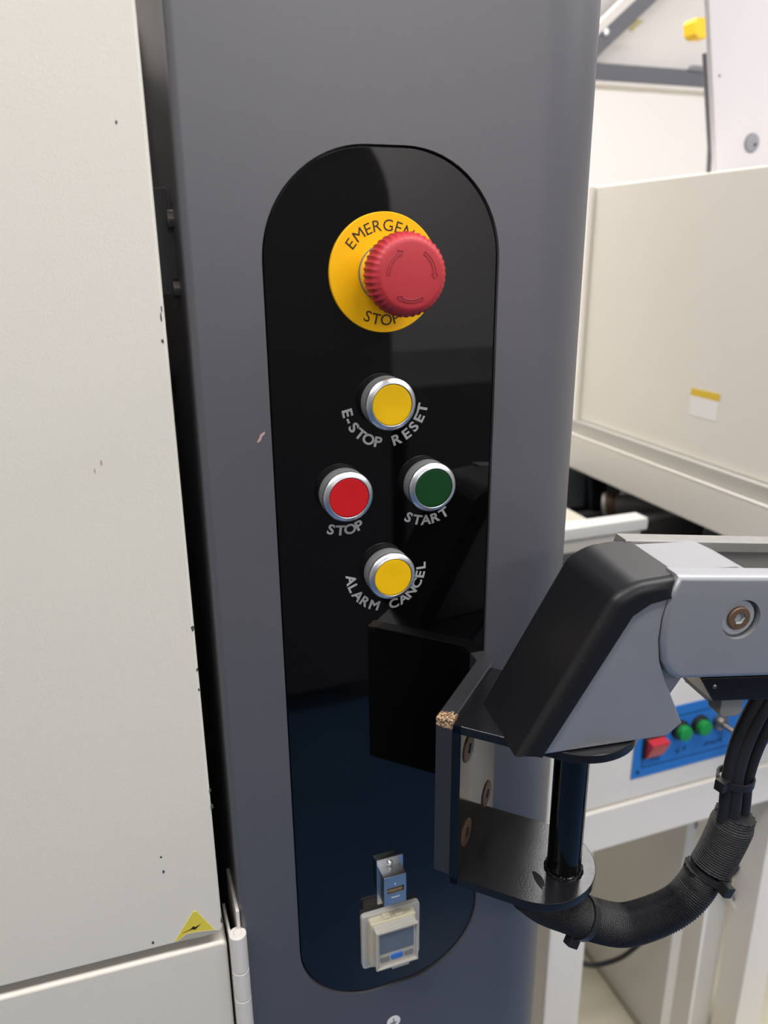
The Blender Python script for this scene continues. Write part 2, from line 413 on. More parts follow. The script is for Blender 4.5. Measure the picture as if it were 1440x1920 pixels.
# ================================================================== control panel plate and its printed words
YP = 1.5            # front of the plate
cp = thing('control_panel', 'long rounded gloss black control panel inset in the grey pillar', 'control panel', (1, YP, PB))
MB().prism(rrect(PL+1.0, PR-1.0, PB+1.0, PT-1.0, 54, 20), XZ, YP, 6.8, r0=.35, seg=3).build('panel_plate', M_GLOSS, cp)
TP = lambda u, v: (u, YP-.08, v)
def print_part(name, items, h, bold, wide, label):
    mb = MB(); letters(mb, items, h, bold, wide, TP); o = mb.build(name, M_LEG, cp, smooth=0, fix=False); o['label'] = label
S1 = [('E', -168.3), ('-', -157.6), ('S', -145.5), ('T', -131.5), ('O', -116.9), ('P', -101.6), ('R', -73), ('E', -56.5), ('S', -42), ('E', -27.2), ('T', -13)]
print_part('reset_lettering', arc_items(0.3, -67.5, 22.4, S1, True), 5.5, .032, 1.12, 'grey curved words E-STOP RESET')
print_part('stop_lettering', arc_items(-25, -116.4, 22.3, [('S', -110.5), ('T', -96), ('O', -81.3), ('P', -66.5)], True), 5.5, .032, 1.12, 'grey curved word STOP')
print_part('start_lettering', arc_items(25, -116.4, 22.3, [('S', -119.5), ('T', -104.5), ('A', -90.3), ('R', -75), ('T', -59.8)], True), 5.5, .032, 1.12, 'grey curved word START')
print_part('alarm_lettering', arc_items(0, -167.6, 21.9, [('A', -174), ('L', -159.5), ('A', -144), ('R', -128), ('M', -110.7), ('C', -78), ('A', -61), ('N', -45.5), ('C', -29), ('E', -13.5), ('L', 1)], True), 5.5, .032, 1.12, 'grey curved words ALARM CANCEL')

# ================================================================== emergency stop
es_ = thing('emergency_stop_button', 'large red mushroom emergency stop knob on a round yellow plate', 'button', (0, YP, -30))
disc = MB().lathe([(30, YP), (30, -.3), (29.7, -.6)], (0, 0, 0), (0, 1, 0), n=96).build('legend_plate', M_YEL, es_)
disc2 = lambda u, v: (u, -.68, v)
mb = MB(); letters(mb, arc_items(0, 0, 23.5, [('E', 141.3), ('M', 126.6), ('E', 112.8), ('R', 100.4), ('G', 85.8), ('E', 71.5), ('N', 57.5), ('C', 43), ('Y', 30)], False), 5.5, 0.0, 1.05, disc2)
o = mb.build('emergency_lettering', M_INK, disc, smooth=0, fix=False); o['label'] = 'black curved word EMERGENCY'
mb = MB(); letters(mb, arc_items(0, 0, 23.4, [('S', -115), ('T', -103), ('O', -89), ('P', -75.5)], True), 5.5, 0.0, 1.05, disc2)
o = mb.build('stop_lettering', M_INK, disc, smooth=0, fix=False); o['label'] = 'black curved word STOP'
MB().lathe([(14.6, .6), (14.6, 1.0), (13.9, 1.2)], (0, 0, 0), n=64).build('neck_seal', M_RING, es_)
MB().lathe([(14, .6), (14, 9), (13.2, 10), (12, 10.5), (12, 24)], (0, 0, 0), n=64).build('neck', M_YELN, es_)
NR = 40
prof = [(r*.963, h+3.4) for r, h in [(11, 15.5), (17.5, 16), (19.2, 17.2), (20.0, 19.5), (20.4, 23), (20.5, 27), (20.2, 29.5), (19.5, 31.5), (18.4, 33.0), (17, 33.9), (15.4, 34.3), (9, 34.6), (.2, 34.7)]]
amp = [0, .012, .018, .022, .023, .022, .018, .011, .005, .001, 0, 0, 0]
def ribs(k, th): return 1-amp[k]*(abs(math.sin(NR*th/2))**1.0*2-1)
cap = MB().lathe(prof, (0, 0, 0), n=NR*8, mod=ribs).build('mushroom_cap', M_RED, es_, smooth=60)
for a0 in (90+60, 90-60, 90+180):           # three embossed turn arrows
    mb = MB(); A = []
    for k in range(13): t = R(a0+28-56*k/12); A.append((12.6*math.cos(t), 12.6*math.sin(t)))
    t = R(a0-28); A.append((13.6*math.cos(t), 13.6*math.sin(t))); t2 = R(a0-38); A.append((11.9*math.cos(t2), 11.9*math.sin(t2)))
    A.append((10.2*math.cos(t), 10.2*math.sin(t)))
    for k in range(13): t = R(a0-28+56*k/12); A.append((11.2*math.cos(t), 11.2*math.sin(t)))
    A.append(A[0])
    mb.tube([(u, -37.88-(.1 if math.hypot(u, v) < 12 else .02), v) for u, v in A], .16, n=5)
    mb.build('turn_arrow', M_REDD, cap)

# ================================================================== push buttons
def push_button(x, z, capmat, label):
    t = thing('push_button', label, 'button', (x, YP, z-14.6), 'push buttons of the control panel')
    MB().lathe([(14.2, -YP), (14.2, 5.6), (13.8, 6.2)], (x, 0, z), n=72).build('base_ring', M_RING, t)
    MB().lathe([(13.7, 6.0), (14.3, 6.4), (14.35, 7.2), (14.05, 7.9), (13.2, 8.7), (12.0, 9.4), (11.6, 9.6), (11.35, 9.5), (11.3, 8.2)], (x, 0, z), n=72, close0=False, close1=False).build('bezel', M_SILVER, t)
    MB().lathe([(11.15, 6.5), (11.15, 9.1), (10.9, 9.4), (10, 9.5), (5, 9.35), (.2, 9.3)], (x, 0, z), n=72).build('cap', capmat, t)
push_button(0.3, -67.3, M_CAPY, 'yellow round push button in silver bezel above E-STOP RESET lettering')
push_button(-25, -116.4, M_CAPR, 'red round push button in silver bezel above the STOP lettering')
push_button(25, -116.4, M_CAPG, 'dark green round push button in silver bezel above START lettering')
push_button(0.3, -167.3, M_CAPY, 'yellow round push button in silver bezel above ALARM CANCEL lettering')

# ================================================================== USB socket
us = thing('usb_socket', 'small chrome USB socket plate screwed to the black panel', 'socket', (0, YP, -412))
MB().prism(rrect(-9, 9.8, -411.5, -374.5, .8, 3), XZ, .3, YP, r0=.2, seg=2).build('backing_plate', M_CHROME, us)
side = [(.3, -382.5), (-9.2, -381.0), (-9.8, -381.8), (-9.8, -404), (.3, -411)]
hx0, hx1, hz0, hz1 = -5.4, 6.6, -394.8, -390.2
mb = MB()
# housing front with the slot left open
mb.box(-7.6, 8.2, -9.8, .3, hz1, -381, .35); mb.box(-7.6, 8.2, -9.8, .3, -404.2, hz0, .35)
mb.box(-7.6, hx0, -9.8, .3, hz0-.4, hz1+.4); mb.box(hx1, 8.2, -9.8, .3, hz0-.4, hz1+.4)
mb.build('housing', M_CHROME, us, smooth=30)
MB().box(hx0, hx1, -2.5, .2, hz0, hz1).build('slot', M_DKSLOT, us)
MB().box(hx0+.6, hx1-.6, -8.6, -2.5, hz0+.5, hz0+2.2).build('contact_tongue', M_BRASS, us)
MB().lathe([(2.1, -.1), (2.1, .7), (1.5, 1.6), (.3, 1.9)], (0.3, .3, -378.6), n=24).build('screw', M_CHROME, us)
MB().lathe([(.45, 0), (.4, .2)], (.4, -9.8, -387.5), n=12).build('indicator_dot', M_STWH, us)
mb = MB(); random.seed(3)
for k in range(7):
    x = -2.2+k*.85; mb.box(x, x+.5, -9.95, -9.75, -398.6+random.uniform(-.2, .2), -397.9+random.uniform(-.2, .2))
mb.build('tiny_print', M_STWH, us, smooth=0)

# ================================================================== digital pressure gauge
pg = thing('pressure_gauge', 'square digital pressure gauge with blank grey screen and three keys', 'gauge', (0, YP, -466))
MB().prism(rrect(-21, 21.2, -462, -416.2, 2.5, 5), XZ, -2.2, YP, r0=.6, seg=3).build('mounting_bezel', M_MBEZ, pg)
MB().prism(rrect(-16.5, 16.2, -456, -418.5, 1.2, 4), XZ, -8, -2.2, r0=.8, seg=3).build('rear_body', M_MIV, pg)
MB().prism(rrect(-15.2, 15, -452.5, -420, 1.2, 4), XZ, -13, -8, r0=.9, seg=3).build('front_body', M_MBODY, pg)
sc = MB().prism(rrect(-12.2, 12.3, -440.6, -424.2, .6, 3), XZ, -13.35, -12.9, r0=.1, seg=2).build('screen', M_LCD, pg)
for k, (x0, x1) in enumerate(((-11.8, -5.2), (-4.2, 4.3), (5.3, 12))):
    MB().prism(rrect(x0, x1, -447.6, -443.0, 1.1, 4), XZ, -13.7, -12.9, r0=.35, seg=3).build('key', M_BLUEB if k == 1 else M_GREYB, pg)
mb = MB()
for (x0, x1, z0, z1) in ((-15.2, 15, -421.3, -420), (-15.2, 15, -452.4, -451.2), (-15.2, -14.2, -451.4, -421), (14, 15, -451.4, -421)):
    mb.box(x0, x1, -15.2, -13, z0, z1, .3)
mb.build('cover_rim', M_MBODY, pg)
mb = MB(); mb.box(-3.6, 9, -13.5, -9, -456.2, -452.5, .3); mb.build('cover_latch', M_MBEZ, pg)
mb = MB(); mb.box(-7, -1.5, -7, -2.4, -418.4, -416.9, .3); mb.box(1.5, 7.5, -7, -2.4, -418.4, -416.9, .3); mb.build('clip', M_MIV, pg)

# ================================================================== cream door, lower panel and hinge on the left
ROTD = Matrix.Translation(Vector((-112.4, 0, 0))) @ Matrix.Rotation(R(-2.3), 4, 'Z') @ Matrix.Translation(Vector((112.4, 0, 0)))
def RD(u, v, t): return tuple(ROTD @ Vector((u, t, v)))
dr = thing('cabinet_door', 'large cream painted machine door beside the grey pillar', 'door', (-500, 10, -397))
poly = fillet([(-900, -397), (-112.4, -397), (-112.4, 900), (-900, 900)], {1: 4})
MB().prism(poly, RD, 0, 22, r0=1.6, seg=4).build('door_leaf', M_DOOR, dr, smooth=30)
# warning triangle; the grey patch on its lower edge stands in for a blur
tri = [on_y(q, 0) for q in ((365, 1706), (404, 1741), (328, 1768))]
tp = [(v.x, v.z) for v in tri]
M_TRI = mat('faded_yellow_sticker', 'd8c644', .5, var=.08, vscale=60)
stk = MB().prism(fillet([tp[0], tp[2], (tp[1][0], tp[1][1]-2)], {0: 1.5}, 5), RD, -.35, .5).build('warning_sticker', M_TRI, dr)
c = on_y((360, 1741), 0)
MB().prism([(c.x-6, c.z-2.2), (c.x-1, c.z-.6), (c.x+1, c.z+1.2), (c.x+2, c.z+.2), (c.x+5.5, c.z+1.6), (c.x+2, c.z-1.6), (c.x, c.z-.9)], RD, -.5, -.3).build('warning_symbol', M_INK, stk)
gp = [on_y(q, 0) for q in ((332, 1767), (350, 1752), (372, 1747), (400, 1743), (417, 1744), (380, 1756))]
MB().prism([(v.x, v.z) for v in gp], RD, -.6, -.3).build('sticker_grey_patch', M_STGR, stk)
for (px, w, h) in (((287, 1772), 1.0, 1.6), ((302, 1610), .8, 1.0), ((307, 1637), .9, 1.6), ((361, 1178), 1.1, 2.2), ((370, 1255), .7, 1.3), ((373, 1293), .7, 1.2), ((305, 640), .8, 1.4), ((302, 595), .5, 3), ((303, 580), .5, 2.2), ((394, 1482), .7, 1.6), ((398, 1512), .8, 2.4), ((416, 1725), 1, 3.4), ((218, 229), .6, 1), ((190, 868), .6, 2.2), ((178, 884), .6, 1.6)):
    c = on_y(px, 0); mb = MB(); n = 7
    mb.prism([(c.x+w*math.cos(6.283*k/n)*random.uniform(.5, 1), c.z+h*math.sin(6.283*k/n)*random.uniform(.5, 1)) for k in range(n)], RD, -.1, .3)
    mb.build('paint_chip', M_SCRATCH if px[0] in (190, 178) else M_CHIP, dr, smooth=0)
lp = thing('lower_panel', 'cream painted lower machine panel below the large door', 'panel', (-500, 10, ZF))
poly = fillet([(-900, ZF), (-110.6, ZF), (-110.6, -405), (-900, -405)], {2: 4})
MB().prism(poly, RD, 0, 30, r0=2.2, seg=5).build('panel_sheet', M_DOOR, lp, smooth=30)
hg = thing('barrel_hinge', 'white painted barrel hinge between lower panel and pillar', 'hinge', (-104, -2, -560))
HX, HY = -103.6, -1.5
for k, (z0, z1) in enumerate(((-428.5, -399.5), (-452, -428.9), (-476, -452.4), (-505, -476.4), (-530, -505.4))):
    MB().lathe([(5.1, 0), (5.5, .4), (5.5, z1-z0-.4), (5.1, z1-z0)], (HX, HY, z0), (0, 0, 1), n=32).build('knuckle', M_HINGE, hg)
MB().lathe([(2.7, -532), (2.7, -399.2), (2.3, -398.8)], (HX, HY, 0), (0, 0, 1), n=24).build('pin', M_HINGE, hg)
MB().box(-109, -107.4, -1, 26, -530, -399.8, .3).build('leaf', M_HINGE, hg)
MB().box(-100.9, -99.4+.0, 3.5, 30, -530, -399.8).build('leaf', M_HINGE, hg) if False else None
MB().box(-103.2, -101.1, 1, 40, -530, -385, .3).build('leaf', M_HINGE, hg)
# inside the gap
fr_ = thing('production_machine', 'dark machine body seen in the gap behind the cream door', 'machine', (-500, 170, ZF))
v0, v1, v2 = on_y((290, 38), 158), on_y((262, 92), 158), on_y((240, 135), 158)
MB().prism([(-900, ZF), (-102, ZF), (-102, v0.z), (v0.x, v0.z), (v1.x, v1.z), (v2.x, v2.z), (-900, v2.z-60)], XZ, 158, 175).build('rear_sheet', mat('grey_sheet', '5e5b58', .4, var=.1), fr_)
MB().box(-900, -180, 60, 150, -380, 40).build('inner_box', M_DARK, fr_)
MB().box(-900, -104, 176, 700, ZF, 112).build('light_block_box', M_DARK, fr_)  # box added to keep the rear lamp's light out of the gap
MB().box(-900, -103, 110, 150, -900, -60).build('inner_rib', M_DARK, fr_)
bk = thing('side_bracket', 'dark steel bracket with two bolts in the door gap', 'bracket', (-106, 40, -6))
MB().prism([(v.x, v.z) for v in (on_y(q, 40) for q in ((285, 553), (337, 553), (331, 440), (328, 405), (316, 402), (311, 352), (270, 352)))], XZ, 40, 46, r0=.4).build('bracket_plate', M_DARKPL, bk)
for px in ((314, 412), (325, 541)):
    c = on_y(px, 36); MB().lathe([(4.6, 0), (4.8, .4), (4.8, 4.4), (4.4, 4.8)], (c.x+4.5, c.y, c.z), (-1, 0, 0), n=24).build('bolt', M_BOLT, bk)

# ================================================================== angled mounting plate on the right edge of the panel
O = Vector((6.9, -57.4, 0)); B = Vector((.7071, -.7071, 0)); A_ = Vector((.7071, .7071, 0))
def AB(u, v, t): return tuple(O+A_*u+B*v+Vector((0, 0, t)))
mp = thing('mounting_plate', 'thick black angled mounting plate standing out from the control panel', 'plate', (40, -30, -336))
sec = fillet([(56, 1.4), (56, -8.3), (6.9, -57.4), (14.0, -64.5), (66, -12.5), (66, 1.4)], {1: 6, 4: 12, 2: .8, 3: .8}, 6)
MB().prism(sec, XY, -336.5, -232, r0=.8, r1=.8, seg=3).build('bent_plate', M_WORN, mp)

# ================================================================== U bracket with vertical post
ub = thing('pivot_bracket', 'black steel U bracket with vertical post carrying the support arm', 'bracket', tuple(O+A_*34+B*40+Vector((0, 0, -343))))
flange = [(0, 10.4), (67.8, 10.4)]+[(34-34*math.cos(R(a))*-1, 53.6+34*math.sin(R(a))) for a in range(0, 181, 6)]
MB().prism(flange, AB, -342.5, -337, r0=.5, r1=.5, seg=2).build('lower_flange', M_BPAINT, ub, smooth=30)
flange2 = [(u, v+(15.4 if v > 20 else 0)) for u, v in flange]
MB().prism(flange2, AB, -239.6, -234.2, r0=.5, r1=.9, seg=3).build('upper_flange', M_BPAINT, ub, smooth=30)
MB().prism([(0, 10.2), (67.8, 10.2), (67.8, 15), (0, 15)], AB, -342.4, -234.3, r0=.3, r1=.3, seg=2).build('back_web', M_BGLOSS, ub)
PA, PBb = 34.3, 69.2
PC = O+A_*PA+B*PBb
MB().lathe([(9.9, -337.2), (9.9, -239)], PC, (0, 0, 1), n=48).build('post', M_BGLOSS, ub)
mb = MB(); ring = [PC+Vector((10.2*math.cos(6.2832*k/48), 10.2*math.sin(6.2832*k/48), -336.4)) for k in range(49)]
mb.tube(ring, lambda i: 1.3+.25*math.sin(i*2.1), n=8); mb.build('weld_bead', M_BGLOSS, ub)
for (u, z) in ((13, -256), (51, -256), (13, -314), (51, -314)):
    c = O+A_*u+B*15
    bo = MB().lathe([(8.3, -.2), (8.3, .5), (7.8, .8), (3.0, .9)], (c.x, c.y, z), B, n=32, close1=False).build('bolt', M_RUST, ub)
    MB().lathe([(3.0, .2), (3.0, .95), (2.8, .3)], (c.x, c.y, z), B, n=6).build('hex_socket', M_DKSLOT, bo)

# ================================================================== support arm: pivot head and two-cheek arm
TH = R(7); D = Vector((math.cos(TH), -math.sin(TH), 0)); Mm = Vector((math.sin(TH), math.cos(TH), 0)); C = Vector((80.1, -81.8, 0))
def HD(u, v, t): return tuple(C+D*u+Mm*t+Vector((0, 0, v)))
ar = thing('support_arm', 'grey aluminium support arm with black wedge shaped pivot cover', 'arm', tuple(C+Vector((0, 0, -234))))
rim = [(39.5, -211), (34, -200), (29.5, -188), (27.6, -176), (28, -164), (30.5, -152), (33.5, -146)]
body = [(-37, -233.6), (39, -233.6), (47, -227)]+rim+[(16, -146), (6, -156)]
MB().prism(body, HD, -28.2, 28.2, r0=.8, r1=.8, seg=3).build('head_body', M_ALU, ar, smooth=30)
outl = fillet([(-45, -235), (1.5, -149), (13, -143), (36, -141.5)], {1: 12, 2: 26}, 6)
outl = [p for p in outl]
inn = [(31.5, -152.5), (20, -154.5), (11, -160), (-32.5, -234.6)]
cover = outl+inn
cov = fillet(cover, {0: 4, len(cover)-1: 3}, 5) if False else cover
MB().prism(cov, HD, -29.6, 29.6, r0=6.2, r1=6.2, seg=8, mask=[k < len(outl) for k in range(len(cov))]).build('head_cover', M_COVER, ar, smooth=50)
# lug between head and arm
lug = [(20, -225), (44, -224), (47, -216), (52, -208), (60, -202.5), (72, -200), (84, -190), (84, -150), (30, -150)]
MB().prism(lug, HD, -16, 16, r0=.8, r1=.8, seg=2).build('pivot_lug', M_ALU, ar)
sl = math.tan(R(6))
LEN = 300
def arm_outline(x0=0):
    top = -141.5
    L = [(33.5+x0, top+1), (30.2, -152), (28.6, -164), (28.4, -176), (30.5, -188), (35, -196), (41, -199.6)]
    return L+[(LEN, -199.6-(LEN-41)*sl), (LEN, top-(LEN-33)*sl)]
hc = (72.6, -168.9)
ch = MB(); ch.prism(arm_outline(), HD, -29.8, -18, r0=3.2, r1=1.0, seg=5, hole=(hc[0], hc[1], 10.9), holedepth=5); ch.build('near_cheek', M_ALU, ar, smooth=40)
ch = MB(); ch.prism(arm_outline(), HD, 33, 21, r0=1.0, r1=1.0, seg=3); ch.build('far_cheek', M_ALUE, ar, smooth=40)
lk = [(28, -147), (74, -146), (100, -160), (280, -180), (280, -200), (40, -190)]
MB().prism([(29, -142.6), (75, -144.6), (86, -150), (90, -158), (90, -185), (34, -185)], HD, -17.6, 20.6, r0=.6, r1=.6, seg=2).build('inner_block', M_ALUW, ar)
MB().prism([(84, -152), (LEN, -152-(LEN-84)*sl), (LEN, -195-(LEN-84)*sl), (84, -195)], HD, -17.8, 20.8).build('inner_link', M_BPAINT, ar)
cA = Vector(HD(hc[0]-.6, hc[1]+.3, -26.2))
wsh = MB().lathe([(9.6, 0), (9.6, 1.2), (9.3, 1.5), (6.3, 1.5)], cA, tuple(-Mm), n=48, close1=False).build('washer', M_WASH, ar)
bo = MB().lathe([(6.4, 0), (6.4, 2.4), (5.8, 3.2), (3.1, 3.2), (3.1, 1.0)], cA, tuple(-Mm), n=36).build('pivot_bolt', M_RUST, ar)
MB().lathe([(3.1, 1.0), (3.1, 3.0), (2.8, 1.2)], cA, tuple(-Mm), n=6).build('hex_socket', M_WASH, bo)
ubx = [(57, -203.5), (LEN, -203.5-(LEN-57)*sl), (LEN, -219-(LEN-66)*sl), (66.5, -218.8)]
MB().prism(ubx, HD, -25, 25, r0=.8, r1=.8, seg=2).build('under_cover', M_BPAINT, ar)
MB().prism([(60, -206), (74, -206), (78, -232), (75.5, -229)], HD, -15, 15, r0=.4, r1=.4).build('under_rib', M_DARKPL, ar)
MB().prism(rrect(73.5, 87, -231.5, -216, 3, 4), HD, -23, -12, r0=.6, r1=.6).build('cable_tab', M_ALUE, ar)
sc_ = Vector(HD(66, -209.5, -25)); MB().lathe([(1.3, -.2), (1.3, .4), (.6, .9)], sc_, tuple(-Mm), n=16).build('screw', M_BOLT, ar)

# ================================================================== cables, sleeves and ties
def hd(px, m): return on_pl(px, C+Mm*m, Mm)
CAB = [([(1440, 1282), (1416, 1318), (1384, 1385), (1366, 1455), (1357, 1530), (1336, 1600), (1318, 1640), (1270, 1692)], -8, 4.0, 'black cable hanging from the support arm, the leftmost one outlining the bundle'),
       ([(1470, 1280), (1436, 1322), (1402, 1390), (1383, 1455), (1374, 1530), (1347, 1605), (1325, 1650), (1275, 1700)], -11, 3.8, 'black cable in the middle of the bundle held by the upper tie'),
       ([(1500, 1285), (1456, 1330), (1420, 1400), (1400, 1462), (1390, 1532), (1358, 1610), (1330, 1655), (1280, 1705)], -7, 4.0, 'black cable on the inner bend of the bundle under the arm'),
       ([(1480, 1275), (1440, 1330), (1408, 1400), (1390, 1460), (1381, 1530), (1350, 1605), (1325, 1650), (1275, 1700)], 0, 4.0, 'black cable hidden at the back of the bundle under the arm')]
for pts, m, r, lab in CAB:
    o = MB().tube(smoothpath([hd(q, m) for q in pts], 8), r, n=14).build('cable', M_RUBBER)
    tag(o, lab, 'cable', 'cables under the support arm')
def sleeve(name, pts, m, rad, label, fray0=0, fray1=0, pitch=.8):
    P = smoothpath([hd(q, m) for q in pts], 40)
    # resample evenly
    out = [P[0]]; acc = 0
    for a, b in zip(P[:-1], P[1:]):
        L = (b-a).length; 
        while acc+L >= pitch:
            t = (pitch-acc)/L; a = a+(b-a)*t; out.append(a); L = (b-a).length; acc = 0
        acc += L
    n = len(out); rn = random.Random(5); ph = [rn.uniform(-.4, .4) for _ in range(64)]
    def mod(i, k):
        rib = .042*(1 if i % 2 else -1)*(.75+.5*ph[k % 64])
        f = 0
        if i < 6 and fray0: f += fray0*(6-i)/6*abs(math.sin(k*2.3+1))
        if n-1-i < 6 and fray1: f += fray1*(6-(n-1-i))/6*abs(math.sin(k*1.7))
        return 1+rib+f
    rr = rad if callable(rad) else (lambda i: rad)
    return tag(MB().tube(out, lambda i: rr(i/(n-1))*(.72 if i in (0, n-1) else 1), n=64, mod=mod).build(name, M_BRAID, smooth=70), label, 'sleeve')
sleeve('braided_sleeve', [(1322, 1630), (1306, 1660), (1275, 1693), (1228, 1718), (1168, 1734), (1111, 1724), (1060, 1707), (1020, 1692), (985, 1668)], -6, lambda t: 11.4+.8*math.sin(t*3.0)-1.5*max(0, t-.8), 'long curved black braided cable sleeve passing under the bracket flange', fray0=.12, pitch=.85)
sleeve('braided_sleeve', [(1381, 1523), (1366, 1560), (1349, 1595), (1331, 1628)], -7, lambda t: 10.2+2.4*min(1, t*5)-.6*t, 'short frayed black braided sleeve cuff around the hanging cables', fray0=.16, fray1=.05)
def cable_tie(px, m, ax_px, ra, headdir, label, hs=(4.2, 3.2, 3.6)):
    c = hd(px, m); t = (hd(ax_px, m)-c).normalized(); e1 = (headdir-t*headdir.dot(t)).normalized(); e2 = t.cross(e1)
    th_ = thing('cable_tie', label, 'cable tie', tuple(c-Vector((0, 0, ra))), 'black cable ties')
    mb = MB(); n = 40; rs = []
    for k in range(n):
        a = 2*math.pi*k/n; d = e1*math.cos(a)+e2*math.sin(a)
        rs.append([c+d*ra+t*2.1, c+d*(ra+1.2)+t*2.1, c+d*(ra+1.2)-t*2.1, c+d*ra-t*2.1])
    rs.append(rs[0])
    vs = [[mb.bm.verts.new(p) for p in r] for r in rs[:-1]]; vs.append(vs[0])
    for a, b in zip(vs[:-1], vs[1:]):
        for i in range(4): mb.bm.faces.new((a[i], a[(i+1) % 4], b[(i+1) % 4], b[i]))
    mb.build('band', M_TIE, th_)
    mb = MB(); mt = Matrix((e1, e2, t)).transposed().to_4x4(); mt.translation = c+e1*(ra+hs[0]*.5)
    mb.box(-hs[0], hs[0], -hs[1], hs[1], -hs[2], hs[2], .7, 2, mt); mb.build('head', M_TIE, th_)
cable_tie((1379, 1459), -6, (1371, 1500), 9.6, -D*1.0-Mm*.35, 'black cable tie with square head clamping the bare cables')
cable_tie((1330, 1634), -7, (1318, 1655), 12.0, -Mm*1.0+D*.1, 'black cable tie around the joint of the two braided sleeves')
cable_tie((1092, 1719), -6, (1065, 1709), 12.2, Vector((0, 0, -1))-Mm*.25, 'black cable tie on the long sleeve next to the bracket flange')

# ================================================================== white conveyor cabinet behind, with its blue switch panel
YC = 300
cb = thing('white_cabinet', 'white painted machine cabinet on legs behind the pillar', 'cabinet', (520, 600, ZF))
MB().box(318, 900, YC, YC+20, -674, -430.5, 2).build('front_sheet', M_WHITEM, cb)
MB().box(318, 900, YC-4, YC+45, -740, -677, 2.5).build('front_rail', M_WHITEM, cb)
MB().box(335, 395, YC, YC+45, ZF, -740, 5).build('leg', M_WHITEM, cb)
lx = on_y((1380, 1915), YC).x
MB().box(lx, lx+53, YC, YC+48, ZF, -740, 2).build('leg', M_WHITEM, cb)
MB().box(335, 390, 960, 1000, ZF, -740, 2).build('leg', M_WHITEM, cb)
MB().box(594, 598, YC+50, 1000, ZF+2, -740).build('inner_sheet', M_GREYSH, cb)
v0, v1 = on_x((1279, 1760), 590), on_x((1316, 1760), 590)
MB().box(588, 593.9, v1.y, v0.y, ZF+2, -740, 1).build('inner_post', M_WHITEM, cb)
MB().box(598.5, lx-1, 352, 356, ZF+2, -742).build('inner_sheet', M_GREYSH, cb)
MB().box(330, 900, YC+20, 1000, -445, -430, 1).build('deck', M_DARK, cb)
def YCf(y):
    return lambda u, v, t: (u, y-t, v)
sp = thing('switch_panel', 'blue switch plate with printed border on the white cabinet', 'panel', (540, YC, -641))
bp = [on_y(q, YC) for q in ((1183, 1460), (1362, 1413), (1272, 1325))]
bx0, bz0, bz1 = bp[0].x-1, -641.5, -546
MB().box(bx0, bx0+250, YC-1.5, YC, bz0, bz1).build('plate', M_BLUEP, sp)
mb = MB(); q0, q1, r0_, r1_ = bx0+14, bx0+236, bz0+14, bz1-14
for (x0, x1, z0, z1) in ((q0, q1, r0_, r0_+1.1), (q0, q1, r1_-1.1, r1_), (q0, q0+1.1, r0_, r1_), (q1-1.1, q1, r0_, r1_)): mb.box(x0, x1, YC-1.75, YC-1.5, z0, z1)
mb.build('border_print', M_NAVY, sp, smooth=0)
for (x, z) in ((bx0+9, bz0+9), (bx0+241, bz0+9), (bx0+9, bz1-9), (bx0+241, bz1-9)): MB().lathe([(2.6, 0), (2.6, .8)], (x, YC-1.5, z), n=16).build('rivet', M_NAVY, sp)
random.seed(11)
for px, n in (((1228, 1421), 2), ((1277, 1405), 2), ((1337, 1390), 4)):
    c = on_y(px, YC-1.5); mb = MB()
    for k in range(n):
        for j in range(5):
            x = c.x+(k-(n-1)/2)*8.5+random.uniform(-2.6, 2.6); z = c.z+random.uniform(-3.2, 3.2)
            if j % 2: mb.box(x-2.6, x+2.6, YC-1.75, YC-1.5, z-.35, z+.35)
            else: mb.box(x-.35, x+.35, YC-1.75, YC-1.5, z-2.8, z+2.8)
    mb.build('blurred_print', M_NAVY, sp, smooth=0)
rs_ = thing('rocker_switch', 'red rocker switch on the blue switch plate', 'switch', (468, YC-1.5, -612))
MB().box(452, 484, YC-6, YC-1.5, -612, -580, 1.5).build('frame', M_DKBRN, rs_)
MB().prism([(YC-5, -609), (YC-8, -609), (YC-18, -588), (YC-18, -584), (YC-5, -583)], lambda u, v, t: (t, u, v), 455, 481, r0=.6, r1=.6, seg=2).build('rocker', M_REDSW, rs_)
for px, lab in (((1287, 1377), 'green indicator lamp next to the red rocker switch'), ((1324, 1367), 'green indicator lamp next to the metal toggle switch')):
    c = on_y(px, YC-15); t = thing('indicator_lamp', lab, 'lamp', (c.x, YC-1.5, c.z-12), 'green lamps on the blue plate')
    MB().lathe([(13, 0), (13, 5), (12, 7), (10.6, 7)], (c.x, YC-1.5, c.z), n=32).build('bezel', M_DKBRN, t)
    MB().lathe([(10.2, 5), (10.2, 13), (9.4, 14.5), (5, 15.2), (.3, 15.3)], (c.x, YC-1.5, c.z), n=32).build('lens', M_GREENL, t)
c = on_y((1356, 1358), YC-10); t = thing('toggle_switch', 'small metal toggle switch beside the green lamps', 'switch', (c.x, YC-1.5, c.z-10))
MB().lathe([(11, 0), (11, 5), (10, 7), (8, 8), (6, 10)], (c.x, YC-1.5, c.z), n=24).build('collar', M_BOLT, t)
MB().tube([(c.x, YC-8, c.z), (c.x+8, YC-24, c.z-6), (c.x+12, YC-32, c.z-9)], lambda i: 3.2+i*.8, n=14).build('lever', M_BOLT, t)

